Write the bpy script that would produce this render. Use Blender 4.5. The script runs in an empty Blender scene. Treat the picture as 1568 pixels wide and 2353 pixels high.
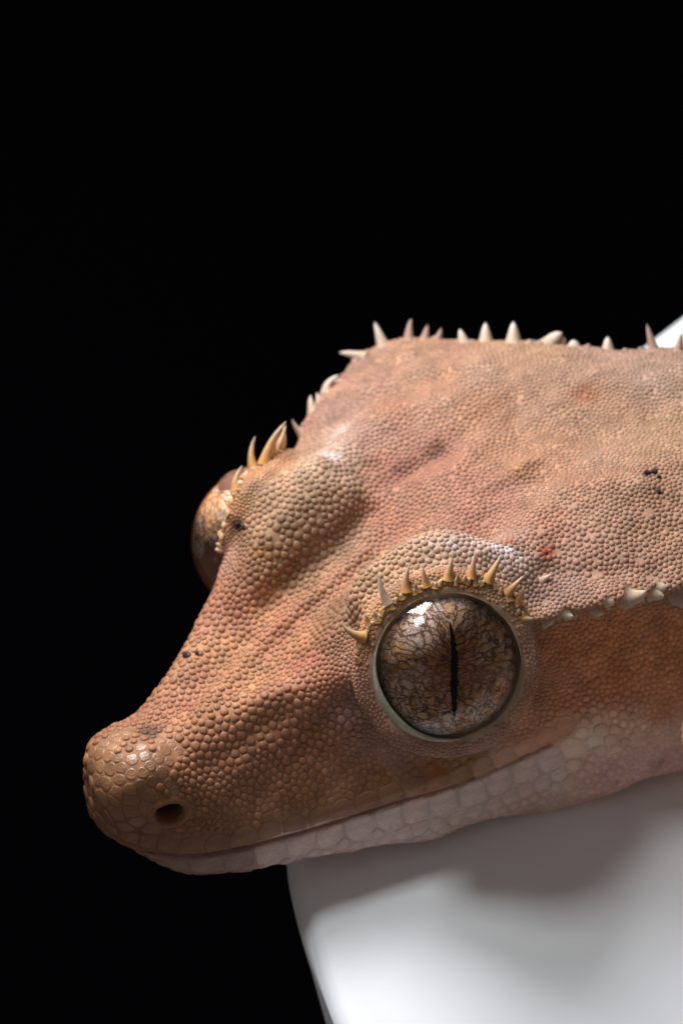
import bpy, bmesh, math, random
import numpy as np
from mathutils import Matrix, Vector
from mathutils.bvhtree import BVHTree
from mathutils.kdtree import KDTree

scene = bpy.context.scene
DIST = 120.0
PITCH = math.radians(30)
# view space: x right, y away from the camera, z up; 1 unit = 1 mm or so.  G turns view space into the world (the camera looks down).
G = np.array(Matrix.Rotation(-PITCH, 3, 'X'))
cam_d = bpy.data.cameras.new('camera'); cam = bpy.data.objects.new('camera', cam_d)
scene.collection.objects.link(cam); scene.camera = cam
cam.location = Vector(G @ np.array([0, -DIST, 0]))
cam.rotation_euler = (math.pi/2 - PITCH, 0, 0)
cam_d.sensor_fit = 'VERTICAL'; cam_d.sensor_height = 36
cam_d.lens = 36*DIST/23.52
cam_d.clip_end = 1000
# ---------------------------------------------------------------- light
world = bpy.data.worlds.new('World'); scene.world = world; world.use_nodes = True
world.node_tree.nodes['Background'].inputs[0].default_value = (1.0, .93, .88, 1)
world.node_tree.nodes['Background'].inputs[1].default_value = .135
def area(name, pos, aim, sx, sy, energy, color):
    ld = bpy.data.lights.new(name, 'AREA'); ld.shape = 'RECTANGLE'; ld.size = sx; ld.size_y = sy; ld.energy = energy; ld.color = color
    o = bpy.data.objects.new(name, ld); scene.collection.objects.link(o); p = np.array(pos, float)
    o.location = Vector(G@p); o.rotation_euler = Vector(G@(np.array(aim, float)-p)).to_track_quat('-Z', 'Y').to_euler(); return o
area('overhead_softbox', (-13.0, -3.5, 34), (2, 1.5, 0), 14, 14, 24800, (.97, .98, 1.0))
area('window_light', (-15, -17, 27), (0, 0, 0), 8, 8, 7000, (.95, 1.0, 1.0))
scene.view_settings.view_transform = 'Standard'; scene.view_settings.look = 'None'
cam_d.dof.use_dof = True; cam_d.dof.focus_distance = DIST-.3; cam_d.dof.aperture_fstop = .12; cam_d.dof.aperture_blades = 0
# ---------------------------------------------------------------- materials
def new_mat(name):
    m = bpy.data.materials.new(name); m.use_nodes = True; nt = m.node_tree; return m, nt, nt.nodes['Principled BSDF']
def nd(nt, kind, **kw):
    n = nt.nodes.new(kind)
    for k, v in kw.items():
        if k[0] == '_': n.inputs[k[1:].replace('_', ' ')].default_value = v
        else: setattr(n, k, v)
    return n
def ramp(nt, stops, interp='LINEAR'):
    r = nt.nodes.new('ShaderNodeValToRGB'); e = r.color_ramp.elements; r.color_ramp.interpolation = interp
    while len(e) > 1: e.remove(e[-1])
    e[0].position, e[0].color = stops[0][0], (*stops[0][1], 1)
    for p, c in stops[1:]: x = e.new(p); x.color = (*c, 1)
    return r
def skin_mat(name, rough=.5, sss=.18, bump=.25, nscale=26, spec=.4, coat=0):
    m, nt, b = new_mat(name); lk = nt.links.new
    at = nd(nt, 'ShaderNodeAttribute', attribute_name='Col'); tc = nd(nt, 'ShaderNodeTexCoord')
    n1 = nd(nt, 'ShaderNodeTexNoise', _Scale=2.3, _Detail=5.0); n2 = nd(nt, 'ShaderNodeTexNoise', _Scale=float(nscale), _Detail=4.0)
    lk(tc.outputs['Object'], n1.inputs['Vector']); lk(tc.outputs['Object'], n2.inputs['Vector'])
    mr = nd(nt, 'ShaderNodeMapRange', _From_Min=.3, _From_Max=.7, _To_Min=.82, _To_Max=1.15); lk(n1.outputs['Fac'], mr.inputs['Value'])
    mr2 = nd(nt, 'ShaderNodeMapRange', _From_Min=.3, _From_Max=.7, _To_Min=.86, _To_Max=1.12); lk(n2.outputs['Fac'], mr2.inputs['Value'])
    mu = nd(nt, 'ShaderNodeMath', operation='MULTIPLY'); lk(mr.outputs[0], mu.inputs[0]); lk(mr2.outputs[0], mu.inputs[1])
    vm = nd(nt, 'ShaderNodeVectorMath', operation='SCALE'); lk(at.outputs['Color'], vm.inputs[0]); lk(mu.outputs[0], vm.inputs['Scale'])
    lk(vm.outputs[0], b.inputs['Base Color'])
    b.inputs['Roughness'].default_value = rough; b.inputs['Specular IOR Level'].default_value = spec
    b.inputs['Subsurface Weight'].default_value = sss; b.inputs['Subsurface Radius'].default_value = (1.0, .42, .22); b.inputs['Subsurface Scale'].default_value = .16
    b.inputs['Coat Weight'].default_value = coat; b.inputs['Coat Roughness'].default_value = .25
    bp = nd(nt, 'ShaderNodeBump', _Strength=bump, _Distance=.02); lk(n2.outputs['Fac'], bp.inputs['Height']); lk(bp.outputs[0], b.inputs['Normal'])
    return m
M_skin = skin_mat('skin', .6, .32, .4, 30, .2)
M_scale = skin_mat('scale', .5, .32, .22, 34, .26)
M_nose = skin_mat('glossy_scale', .36, .35, .9, 20, .5, .2)
M_lip = skin_mat('lip_plate', .5, .3, .35, 14)
M_spine = skin_mat('spine', .58, .4, .3, 16, .25)

def iris_mat():
    m, nt, b = new_mat('iris'); lk = nt.links.new
    tc = nd(nt, 'ShaderNodeTexCoord'); sp = nd(nt, 'ShaderNodeSeparateXYZ'); lk(tc.outputs['Object'], sp.inputs[0])
    def math_(op, a, b_=None, c=None):
        n = nd(nt, 'ShaderNodeMath', operation=op)
        for i, x in enumerate((a, b_, c)):
            if x is None: continue
            if isinstance(x, (int, float)): n.inputs[i].default_value = x
            else: lk(x, n.inputs[i])
        return n.outputs[0]
    X, Y = sp.outputs['X'], sp.outputs['Y']
    # distortion
    nz = nd(nt, 'ShaderNodeTexNoise', _Scale=2.2, _Detail=4.0); lk(tc.outputs['Object'], nz.inputs['Vector'])
    sub = nd(nt, 'ShaderNodeVectorMath', operation='SUBTRACT'); lk(nz.outputs['Color'], sub.inputs[0]); sub.inputs[1].default_value = (.5, .5, .5)
    # fan coordinates: lines run outward from the slit, opening upward and downward
    ax = math_('ABSOLUTE', X); rad = math_('SQRT', math_('ADD', math_('MULTIPLY', X, X), math_('MULTIPLY', Y, Y)))
    ang = math_('ARCTAN2', math_('MULTIPLY', Y, .8), math_('ADD', ax, .5))
    sgn = math_('SIGN', X)
    cmb = nd(nt, 'ShaderNodeCombineXYZ'); lk(math_('MULTIPLY', ang, 5.2), cmb.inputs[0]); lk(math_('MULTIPLY', rad, 1.5), cmb.inputs[1]); lk(math_('MULTIPLY', sgn, 7.0), cmb.inputs[2])
    def veins(vec_out, scale, dist, w0, w1, seed):
        sc = nd(nt, 'ShaderNodeVectorMath', operation='SCALE'); lk(sub.outputs[0], sc.inputs[0]); sc.inputs['Scale'].default_value = dist
        ad = nd(nt, 'ShaderNodeVectorMath', operation='ADD'); lk(vec_out, ad.inputs[0]); lk(sc.outputs[0], ad.inputs[1])
        v = nd(nt, 'ShaderNodeTexVoronoi', feature='DISTANCE_TO_EDGE', _Scale=scale); lk(ad.outputs[0], v.inputs['Vector'])
        r = nd(nt, 'ShaderNodeMapRange', interpolation_type='SMOOTHSTEP', _From_Min=w0, _From_Max=w1, _To_Min=1.0, _To_Max=0.0); lk(v.outputs['Distance'], r.inputs['Value']); return r.outputs[0]
    v1 = veins(cmb.outputs[0], 1.8, 1.5, .0, .135, 0)           # branching fan
    v2 = veins(tc.outputs['Object'], 4.3, 1.0, .0, .13, 0)        # net
    v3 = veins(tc.outputs['Object'], 11.0, .5, .0, .2, 0)
    yl = nd(nt, 'ShaderNodeMapRange', interpolation_type='SMOOTHSTEP', _From_Min=-.7, _From_Max=.4); lk(Y, yl.inputs['Value'])
    fan = math_('MULTIPLY', v1, math_('ADD', math_('MULTIPLY', yl.outputs[0], .75), .25))
    net = math_('MULTIPLY', v2, math_('SUBTRACT', 1.0, math_('MULTIPLY', yl.outputs[0], .55)))
    n5 = nd(nt, 'ShaderNodeTexNoise', _Scale=3.0, _Detail=6.0, _Roughness=.7); lk(tc.outputs['Object'], n5.inputs['Vector'])
    vs = math_('MAXIMUM', fan, math_('MAXIMUM', net, math_('MULTIPLY', v3, .12)))
    # ground colour: cream grey, amber patches, red brown round the slit
    n3 = nd(nt, 'ShaderNodeTexNoise', _Scale=1.6, _Detail=6.0, _Roughness=.65); mp = nd(nt, 'ShaderNodeMapping'); mp.inputs['Location'].default_value = (3, 1, 5)
    lk(tc.outputs['Object'], mp.inputs[0]); lk(mp.outputs[0], n3.inputs['Vector'])
    r3 = ramp(nt, [(.30, (.96, .72, .64)), (.46, (.95, .69, .56)), (.56, (.86, .48, .20)), (.66, (.80, .42, .30))]); lk(n3.outputs['Fac'], r3.inputs[0])
    n4 = nd(nt, 'ShaderNodeTexNoise', _Scale=22.0, _Detail=4.0); lk(tc.outputs['Object'], n4.inputs['Vector'])
    g4 = nd(nt, 'ShaderNodeMapRange', _From_Min=.35, _From_Max=.65, _To_Min=.8, _To_Max=1.2); lk(n4.outputs['Fac'], g4.inputs['Value'])
    gs = nd(nt, 'ShaderNodeVectorMath', operation='SCALE'); lk(r3.outputs[0], gs.inputs[0]); lk(g4.outputs[0], gs.inputs['Scale'])
    # brown zone near slit
    zx = math_('MULTIPLY', X, 1.5); zy = math_('MULTIPLY', math_('SUBTRACT', Y, .1), 1.15)
    zr = math_('ADD', math_('SQRT', math_('ADD', math_('MULTIPLY', zx, zx), math_('MULTIPLY', zy, zy))), math_('MULTIPLY', math_('SUBTRACT', n5.outputs['Fac'], .5), 1.6))
    zf = nd(nt, 'ShaderNodeMapRange', interpolation_type='SMOOTHSTEP', _From_Min=.45, _From_Max=1.4, _To_Min=.85, _To_Max=0.0); lk(zr, zf.inputs['Value'])
    mx = nd(nt, 'ShaderNodeMix', data_type='RGBA'); lk(zf.outputs[0], mx.inputs['Factor']); lk(gs.outputs[0], mx.inputs[6]); mx.inputs[7].default_value = (.58, .19, .06, 1)
    w1 = veins(cmb.outputs[0], 1.8, 1.5, .0, .30, 0); w2 = veins(tc.outputs['Object'], 4.3, 1.0, .0, .28, 0)
    hal = math_('MAXIMUM', math_('MULTIPLY', w1, yl.outputs[0]), math_('MULTIPLY', w2, math_('SUBTRACT', 1.0, math_('MULTIPLY', yl.outputs[0], .7))))
    mh = nd(nt, 'ShaderNodeMix', data_type='RGBA'); lk(math_('MULTIPLY', hal, .45), mh.inputs['Factor']); lk(mx.outputs[2], mh.inputs[6]); mh.inputs[7].default_value = (.42, .15, .06, 1)
    mv = nd(nt, 'ShaderNodeMix', data_type='RGBA'); lk(math_('MULTIPLY', vs, .88), mv.inputs['Factor']); lk(mh.outputs[2], mv.inputs[6]); mv.inputs[7].default_value = (.06, .014, .006, 1)
    # golden flecks high on the iris and a dark rim
    rm = nd(nt, 'ShaderNodeMapRange', interpolation_type='SMOOTHSTEP', _From_Min=1.34, _From_Max=1.66, _To_Min=0.0, _To_Max=.92)
    lk(math_('ADD', rad, math_('MULTIPLY', math_('SUBTRACT', n5.outputs['Fac'], .5), .35)), rm.inputs['Value'])
    me = nd(nt, 'ShaderNodeMix', data_type='RGBA'); lk(rm.outputs[0], me.inputs['Factor']); lk(mv.outputs[2], me.inputs[6]); me.inputs[7].default_value = (.022, .013, .008, 1)
    zb = nd(nt, 'ShaderNodeMapRange', interpolation_type='SMOOTHSTEP', _From_Min=1.02, _From_Max=.86); lk(sp.outputs['Z'], zb.inputs['Value'])
    mb = nd(nt, 'ShaderNodeMix', data_type='RGBA'); lk(zb.outputs[0], mb.inputs['Factor']); lk(me.outputs[2], mb.inputs[6]); mb.inputs[7].default_value = (.34, .15, .09, 1)
    lk(mb.outputs[2], b.inputs['Base Color']); b.inputs['Roughness'].default_value = .55; b.inputs['Specular IOR Level'].default_value = .3
    bp = nd(nt, 'ShaderNodeBump', _Strength=.5, _Distance=.05); bp.invert = True; lk(vs, bp.inputs['Height']); lk(bp.outputs[0], b.inputs['Normal'])
    return m
M_iris = iris_mat()
M_pupil, _nt, _b = new_mat('pupil'); _b.inputs['Base Color'].default_value = (.002, .002, .003, 1); _b.inputs['Roughness'].default_value = .6; _b.inputs['Specular IOR Level'].default_value = 0
def cornea_mat():
    m = bpy.data.materials.new('cornea'); m.use_nodes = True; nt = m.node_tree; nt.nodes.clear(); lk = nt.links.new
    o = nd(nt, 'ShaderNodeOutputMaterial'); t = nd(nt, 'ShaderNodeBsdfTransparent'); g = nd(nt, 'ShaderNodeBsdfGlossy', _Roughness=.06)
    f = nd(nt, 'ShaderNodeFresnel', _IOR=1.36); mx = nd(nt, 'ShaderNodeMixShader'); lk(f.outputs[0], mx.inputs[0]); lk(t.outputs[0], mx.inputs[1]); lk(g.outputs[0], mx.inputs[2]); lk(mx.outputs[0], o.inputs[0])
    return m
M_cornea = cornea_mat()
def dish_mat():
    m, nt, b = new_mat('glazed_ceramic'); lk = nt.links.new
    tc = nd(nt, 'ShaderNodeTexCoord'); n = nd(nt, 'ShaderNodeTexNoise', _Scale=.5, _Detail=6.0); lk(tc.outputs['Object'], n.inputs['Vector'])
    r = ramp(nt, [(.3, (.87, .885, .92)), (.7, (.88, .89, .92))]); lk(n.outputs['Fac'], r.inputs[0])
    mp = nd(nt, 'ShaderNodeMapping'); mp.inputs['Scale'].default_value = (1, 1.2, 3.5); lk(tc.outputs['Object'], mp.inputs[0])
    n3 = nd(nt, 'ShaderNodeTexNoise', _Scale=2.6, _Detail=8.0, _Roughness=.75); lk(mp.outputs[0], n3.inputs['Vector'])
    q3 = nd(nt, 'ShaderNodeMapRange', _From_Min=.66, _From_Max=.74, _To_Min=0.0, _To_Max=.35); lk(n3.outputs['Fac'], q3.inputs['Value'])
    mm = nd(nt, 'ShaderNodeMix', data_type='RGBA'); lk(q3.outputs[0], mm.inputs['Factor']); lk(r.outputs[0], mm.inputs[6]); mm.inputs[7].default_value = (.62, .60, .56, 1); lk(mm.outputs[2], b.inputs['Base Color'])
    n2 = nd(nt, 'ShaderNodeTexNoise', _Scale=7.0, _Detail=5.0); lk(tc.outputs['Object'], n2.inputs['Vector'])
    q = nd(nt, 'ShaderNodeMapRange', _From_Min=.3, _From_Max=.7, _To_Min=.46, _To_Max=.52); lk(n2.outputs['Fac'], q.inputs['Value']); lk(q.outputs[0], b.inputs['Roughness'])
    bp = nd(nt, 'ShaderNodeBump', _Strength=.012, _Distance=.02); lk(n2.outputs['Fac'], bp.inputs['Height']); lk(bp.outputs[0], b.inputs['Normal'])
    b.inputs['Specular IOR Level'].default_value = .18
    return m
M_dish = dish_mat()
M_back, _nt, _b = new_mat('black_cloth'); _b.inputs['Base Color'].default_value = (.002, .002, .003, 1); _b.inputs['Roughness'].default_value = 1; _b.inputs['Specular IOR Level'].default_value = 0
M_dirt, _nt, _b = new_mat('soil'); _b.inputs['Base Color'].default_value = (.035, .025, .02, 1); _b.inputs['Roughness'].default_value = .9
# ---------------------------------------------------------------- head shape
A = np.array([.78, .367, .50]); L = np.array([-.603, .646, .465]); U = np.array([-.152, -.664, .725])
A /= np.linalg.norm(A); L -= A*(A@L); L /= np.linalg.norm(L); U = np.cross(A, L); U = U if U[2] > 0 else -U
ORG = np.array([2.30-7.84, 0.9, (1176-1760)/100])
def head2view(p): p = np.asarray(p, float); return ORG + p[..., :1]*A + p[..., 1:2]*L + p[..., 2:3]*U
def view2screen(v): v = np.asarray(v, float); k = DIST/(DIST+v[..., 1]); return np.stack([784+100*v[..., 0]*k, 1176-100*v[..., 2]*k], -1)

# stations: d, then (w,t) of the half contour: mid top, inner brow, rim, under rim, flank, cheek, upper lip, mouth, lower lip, jaw edge, throat
ST = [
 (-.42, [(0,-.35),(.10,-.36),(.2,-.5),(.22,-.75),(.22,-1.0),(.2,-1.2),(.16,-1.3),(.1,-1.35),(.08,-1.38),(.05,-1.4),(0,-1.4)]),
 (-.30, [(0,.05),(.3,.0),(.6,-.2),(.75,-.6),(.8,-1.0),(.75,-1.4),(.6,-1.75),(.45,-1.85),(.3,-1.9),(.2,-1.95),(0,-1.95)]),
 (-.05, [(0,.38),(.45,.32),(.85,.08),(1.05,-.4),(1.15,-.95),(1.12,-1.5),(.98,-2.05),(.8,-2.22),(.6,-2.35),(.4,-2.4),(0,-2.42)]),
 (.35, [(0,.62),(.55,.55),(1.05,.25),(1.32,-.3),(1.45,-.95),(1.46,-1.6),(1.36,-2.2),(1.18,-2.40),(1.18,-2.62),(.85,-3.0),(0,-3.2)]),
 (.9, [(0,.64),(.6,.60),(1.12,.3),(1.5,-.3),(1.72,-.95),(1.84,-1.65),(1.82,-2.3),(1.66,-2.48),(1.7,-2.75),(1.4,-3.38),(0,-3.55)]),
 (1.7, [(0,.38),(.6,.40),(1.1,.12),(1.6,-.4),(1.95,-1.05),(2.2,-1.8),(2.24,-2.38),(2.1,-2.54),(2.14,-2.85),(1.85,-3.55),(0,-3.85)]),
 (3.0, [(0,.24),(.6,.32),(1.15,.34),(1.75,-.25),(2.2,-1.1),(2.62,-1.9),(2.76,-2.46),(2.64,-2.61),(2.7,-2.95),(2.4,-3.75),(0,-4.1)]),
 (4.8, [(0,.26),(.9,.4),(1.95,.58),(2.35,-.2),(2.7,-1.1),(3.1,-1.9),(3.4,-2.48),(3.3,-2.62),(3.36,-2.98),(3.1,-4.12),(0,-4.45)]),
 (6.0, [(0,.55),(1.4,1.25),(2.75,1.6),(2.95,.9),(3.2,-.5),(3.5,-1.8),(3.84,-2.46),(3.76,-2.60),(3.8,-3.0),(3.6,-4.42),(0,-4.7)]),
 (7.3, [(0,.8),(1.8,2.0),(3.45,2.3),(3.9,1.6),(4.2,-.1),(4.0,-1.8),(4.2,-2.44),(4.14,-2.56),(4.2,-3.05),(3.95,-4.5),(0,-4.75)]),
 (8.7, [(0,1.0),(1.9,2.15),(3.65,2.25),(4.2,1.4),(4.5,-.1),(4.4,-1.7),(4.62,-2.38),(4.58,-2.5),(4.65,-3.0),(4.5,-4.85),(0,-4.85)]),
 (9.6, [(0,1.2),(2.1,1.75),(4.4,1.45),(4.5,1.0),(4.7,-.1),(4.85,-1.5),(5.0,-2.3),(5.03,-2.45),(5.1,-3.0),(4.9,-4.9),(0,-4.9)]),
 (11.0, [(0,1.45),(2.7,1.6),(5.4,1.2),(5.0,.6),(5.1,-.4),(5.5,-1.5),(5.9,-2.4),(6.0,-2.8),(5.9,-3.7),(5.4,-4.7),(0,-4.9)]),
 (12.6, [(0,1.6),(3.1,1.75),(6.2,1.15),(5.6,.5),(5.5,-.5),(5.9,-1.6),(6.2,-2.5),(6.25,-3.2),(6.2,-4.2),(5.6,-4.95),(0,-4.95)]),
 (14.3, [(0,1.6),(2.4,1.9),(4.9,1.3),(4.9,.6),(5.0,-.5),(5.2,-1.6),(5.3,-2.4),(5.4,-3.2),(5.3,-4.1),(4.6,-4.85),(0,-4.9)]),
 (17.4, [(0,1.7),(2.0,1.8),(3.9,1.2),(4.2,.5),(4.4,-.5),(4.6,-1.5),(4.6,-2.2),(4.7,-3.2),(4.6,-4.0),(4.0,-4.8),(0,-4.9)]),
 (21.0, [(0,1.8),(2.2,1.8),(4.1,1.2),(4.5,.5),(4.8,-.5),(5.0,-1.5),(5.0,-2.2),(4.8,-2.8),(4.5,-3.3),(3.5,-4.0),(0,-4.4)]),
]
BEND = [(-1,0),(10,0),(11,0),(12.6,0),(14.3,-1.1),(17.4,-3.9),(21,-8.5)]
def pchip(x, y, xq):
    x = np.asarray(x, float); y = np.asarray(y, float); h = np.diff(x); dl = np.diff(y, axis=0)/h[:, None]
    m = np.zeros_like(y); hh = h[:, None]
    w1 = 2*hh[1:]+hh[:-1]; w2 = hh[1:]+2*hh[:-1]
    ok = dl[:-1]*dl[1:] > 0
    with np.errstate(all='ignore'): hm = (w1+w2)/(w1/dl[:-1]+w2/dl[1:])
    m[1:-1] = np.where(ok, hm, 0)
    soft = .5*(dl[:-1]*hh[1:]+dl[1:]*hh[:-1])/(hh[1:]+hh[:-1])*2
    m[1:-1] = .5*m[1:-1]+.5*soft          # halfway to a smooth cubic
    m[0] = dl[0]; m[-1] = dl[-1]
    i = np.clip(np.searchsorted(x, xq)-1, 0, len(x)-2); t = ((xq-x[i])/h[i])[:, None]; H = h[i][:, None]
    return (2*t**3-3*t**2+1)*y[i]+(t**3-2*t**2+t)*H*m[i]+(-2*t**3+3*t**2)*y[i+1]+(t**3-t**2)*H*m[i+1]
def catmull_closed(P, n):
    # P (...,k,2) closed; centripetal-ish uniform Catmull-Rom, resampled to n points by parameter
    k = P.shape[-2]; u = np.linspace(0, k, n, endpoint=False); i = np.floor(u).astype(int); t = (u-i)[:, None]
    p0, p1, p2, p3 = (P[..., (i+o) % k, :] for o in (-1, 0, 1, 2))
    return .5*((2*p1)+(-p0+p2)*t+(2*p0-5*p1+4*p2-p3)*t*t+(-p0+3*p1-3*p2+p3)*t**3)
def smoothstep(a, b, x): t = np.clip((x-a)/(b-a), 0, 1); return t*t*(3-2*t)

EYE_R = 1.95
FAR_SHIFT = np.array([-.12, 0, -.28])
eyeC = np.array([7.55, -3.25, .20])                       # head coordinates, near eye
eV = np.array([.15, -.98, -.14]); eV /= np.linalg.norm(eV)
eH = np.array([A@eV, L@eV, U@eV])                         # looking direction in head coordinates
APER = math.radians(57)

# bumps on the head: (d, w, t, radius_d, radius_w, height)
BUMPS = [
 (10.6, 0.0, 1.4, 1.0, 1.1, .22), (11.3, -2.6, 1.6, 1.3, .7, .18), (9.6, 1.6, 1.5, .9, .6, -.22), (12.0, -1.0, 1.6, .5, .5, .15),
 (9.9, -2.0, 1.5, .8, .5, -.15), (10.6, 3.0, 1.5, 1.2, .6, .2), (12.6, 2.0, 1.7, 1.3, .7, .18), (13.0, -3.6, 1.6, 1.2, .8, .2),
]
def build_base(nd=420, nth=420):
    ds = np.array([s[0] for s in ST]); Y = np.array([[c for p in s[1] for c in p] for s in ST])
    # dense near the tip
    q = np.linspace(0, 1, nd); dq = -.42+21.42*(.25*q+.75*q**1.35)
    dq = np.concatenate([-.42+np.linspace(0, 1, 30)**2*(dq[6]+.42), dq[7:]])
    S = pchip(ds, Y, dq).reshape(len(dq), 11, 2)
    mir = S[:, 9:0:-1, :]*np.array([-1, 1])
    P = catmull_closed(np.concatenate([S, mir], 1), nth)
    c = pchip([b[0] for b in BEND], [[b[1]] for b in BEND], dq)
    H = np.zeros((len(dq), nth, 3)); H[..., 0] = dq[:, None]; H[..., 1] = P[..., 0]; H[..., 2] = P[..., 1]
    H[..., 1] += c
    for (bd, bw, bt, rd, rw, hh) in BUMPS:
        g = np.exp(-((H[..., 0]-bd)/rd)**2-((H[..., 1]-bw)/rw)**2)*(H[..., 2] > 0)
        H[..., 2] += g*hh
    # lids: the skin is pushed out round each eyeball and sinks behind it inside the opening
    for sg in (1, -1):
        C = eyeC*np.array([1, sg, 1]); N = eH*np.array([1, sg, 1])
        v = H-C; r = np.linalg.norm(v, axis=-1)+1e-9; v /= r[..., None]
        al = np.arccos(np.clip(v@N, -1, 1))
        ring = EYE_R*(1 if sg > 0 else .95)+.06+(.33 if sg > 0 else .20)*np.exp(-((al-APER-.21)/.13)**2)
        out = smoothstep(APER+.75, APER+.22, al)*smoothstep(4.3, 2.9, r)
        rn = r*(1-out)+ring*out
        up = np.clip(v@np.array([.25, sg*.1, .96]), 0, 1)
        rn = rn+(sg > 0)*(.60*np.exp(-((al-APER-.55)/.20)**2)-.34*np.exp(-((al-APER-1.0)/.16)**2))*smoothstep(.35, .75, up)*smoothstep(4.3, 3.3, r)
        rn = rn*(1-smoothstep(APER+.06, APER-.02, al))+EYE_R*(.86 if sg > 0 else .80)*smoothstep(APER+.06, APER-.02, al)
        H[:] = C+v*rn[..., None]
    return H, dq

def limb(me):
    # upper foreleg at the right edge of the picture, grown into the body by the remesh
    p = [np.array([9.0, 1.6, -5.0]), np.array([9.1, .6, -6.4]), np.array([9.9, .2, -7.9]), np.array([11.3, .4, -8.4])]; r = [1.1, .95, .75, .6]
    bm = bmesh.new(); bm.from_mesh(me); rings = []
    for i, (c, q) in enumerate(zip(p, r)):
        ax = p[min(i+1, 3)]-p[max(i-1, 0)]; ax /= np.linalg.norm(ax); e1 = np.cross(ax, [0, 1, 0]); e1 /= np.linalg.norm(e1); e2 = np.cross(ax, e1)
        rings.append([bm.verts.new(c+q*(math.cos(t)*e1+math.sin(t)*e2)) for t in np.linspace(0, 2*math.pi, 24, endpoint=False)])
    for a, b in zip(rings[:-1], rings[1:]):
        for i in range(24): bm.faces.new((a[i], a[(i+1) % 24], b[(i+1) % 24], b[i]))
    bm.faces.new(rings[0][::-1]); bm.faces.new(rings[-1]); bm.to_mesh(me); bm.free()
def z1(x, y): return (92+1.347*x, 690+1.347*y)
def z2(x, y): return (690+1.347*x, 690+1.347*y)
WARP = [(z1(63,780),z1(80,790)),(z1(80,730),z1(94,758)),(z1(120,695),z1(130,722)),(z1(155,682),z1(165,712)),(z1(200,635),z1(207,652)),
 (z1(85,850),z1(90,865)),(z1(130,925),z1(120,922)),(z1(262,450),z1(292,440)),(z1(308,490),z1(290,497)),(z1(350,325),z1(332,318)),
 (z1(430,235),z1(425,257)),(z1(395,265),z1(380,272)),(z1(515,80),z1(545,97)),(z1(447,248),z1(430,252)),(z1(462,205),z1(450,212)),(z1(490,140),z1(492,150)),
 (z2(652,97),z2(652,80)),(z2(400,85),z2(400,70)),(z2(200,70),z2(200,65))]
ANCH = [(1032+210*math.cos(a), 1533+210*math.sin(a)) for a in np.linspace(0, 5.5, 8)]+[(800,1250),(1000,1000),(1300,1100),(600,1450),(500,1700),(430,1900),(800,1850),(1200,1780)]
def s2v(p): return np.array([(p[0]-784)/100, (1176-p[1])/100])
_S = np.array([s2v(a) for a, b in WARP]+[s2v(a) for a in ANCH]); _T = np.array([s2v(b) for a, b in WARP]+[s2v(a) for a in ANCH])-_S
_K = np.exp(-((_S[:, None]-_S[None])**2).sum(-1)/(2*1.0**2))
_W = np.linalg.solve(_K+.08*np.eye(len(_S)), _T)
def warp(v):
    k = DIST/(DIST+v[:, 1]); q = v[:, [0, 2]]*k[:, None]
    K = np.exp(-((q[:, None]-_S[None])**2).sum(-1)/2.0); dsp = K@_W
    o = v.copy(); o[:, 0] += dsp[:, 0]; o[:, 2] += dsp[:, 1]; return o
def base_object(vox=.06):
    H, dq = build_base(500, 520); V = head2view(H); n, m = V.shape[:2]
    i, j = np.meshgrid(np.arange(n-1), np.arange(m), indexing='ij')
    F = np.stack([i*m+j, i*m+(j+1) % m, (i+1)*m+(j+1) % m, (i+1)*m+j], -1).reshape(-1, 4)
    me = bpy.data.meshes.new('gecko'); me.from_pydata(V.reshape(-1, 3).tolist(), [], F.tolist()+[list(range(m))[::-1], list(range((n-1)*m, n*m))])
    limb(me)
    o = bpy.data.objects.new('gecko', me); scene.collection.objects.link(o)
    md = o.modifiers.new('r', 'REMESH'); md.mode = 'VOXEL'; md.voxel_size = vox; md.adaptivity = 0
    md = o.modifiers.new('s', 'SMOOTH'); md.factor = .5; md.iterations = 4
    dg = bpy.context.evaluated_depsgraph_get(); me2 = bpy.data.meshes.new_from_object(o.evaluated_get(dg))
    bpy.data.objects.remove(o); bpy.data.meshes.remove(me)
    co = np.empty(len(me2.vertices)*3); me2.vertices.foreach_get('co', co); co = co.reshape(-1, 3)
    return me2, co
# ---------------------------------------------------------------- helpers
rng = np.random.default_rng(7); random.seed(7)
def mesh_obj(name, V, F, mat, parent=None, col=None, origin=None, smooth=True, rot=None):
    me = bpy.data.meshes.new(name); V = np.asarray(V, float)
    og = np.zeros(3) if origin is None else np.asarray(origin, float)
    R = G if rot is None else rot                                    # columns = local axes in world space
    W = (V-og)@G.T if rot is None else ((V-og)@G.T)@R
    me.from_pydata(W.tolist(), [], F if isinstance(F, list) else F.tolist())
    if col is not None:
        a = me.color_attributes.new('Col', 'FLOAT_COLOR', 'POINT'); a.data.foreach_set('color', np.c_[col, np.ones(len(V))].ravel())
    if smooth: me.shade_smooth()
    me.materials.append(mat); o = bpy.data.objects.new(name, me); scene.collection.objects.link(o)
    M = Matrix.Translation(Vector(G@og))
    if rot is not None: M = M@Matrix(R.tolist()).to_4x4()
    o.matrix_world = M
    if parent is not None:
        o.parent = parent; o.matrix_parent_inverse = parent.matrix_world.inverted()
    return o
def view2head(v): q = v-ORG; return np.stack([q@A, q@L, q@U], -1)

# ---------------------------------------------------------------- the animal's body
me, co = base_object(.055); co = warp(co)
ntri = None
me.vertices.foreach_set('co', co.ravel()); me.update()
poly = np.empty(len(me.loops), int); me.loops.foreach_get('vertex_index', poly); poly = poly.reshape(-1, 4)
bvh = BVHTree.FromPolygons(co.tolist(), poly.tolist())
CAMV = np.array([0, -DIST, 0.])
def ray0(x, y):
    t = np.array([(x-784)/100, 0, (1176-y)/100])-CAMV; t /= np.linalg.norm(t); h = bvh.ray_cast(Vector(CAMV), Vector(t)); return None if h[0] is None else np.array(h[0])
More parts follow.
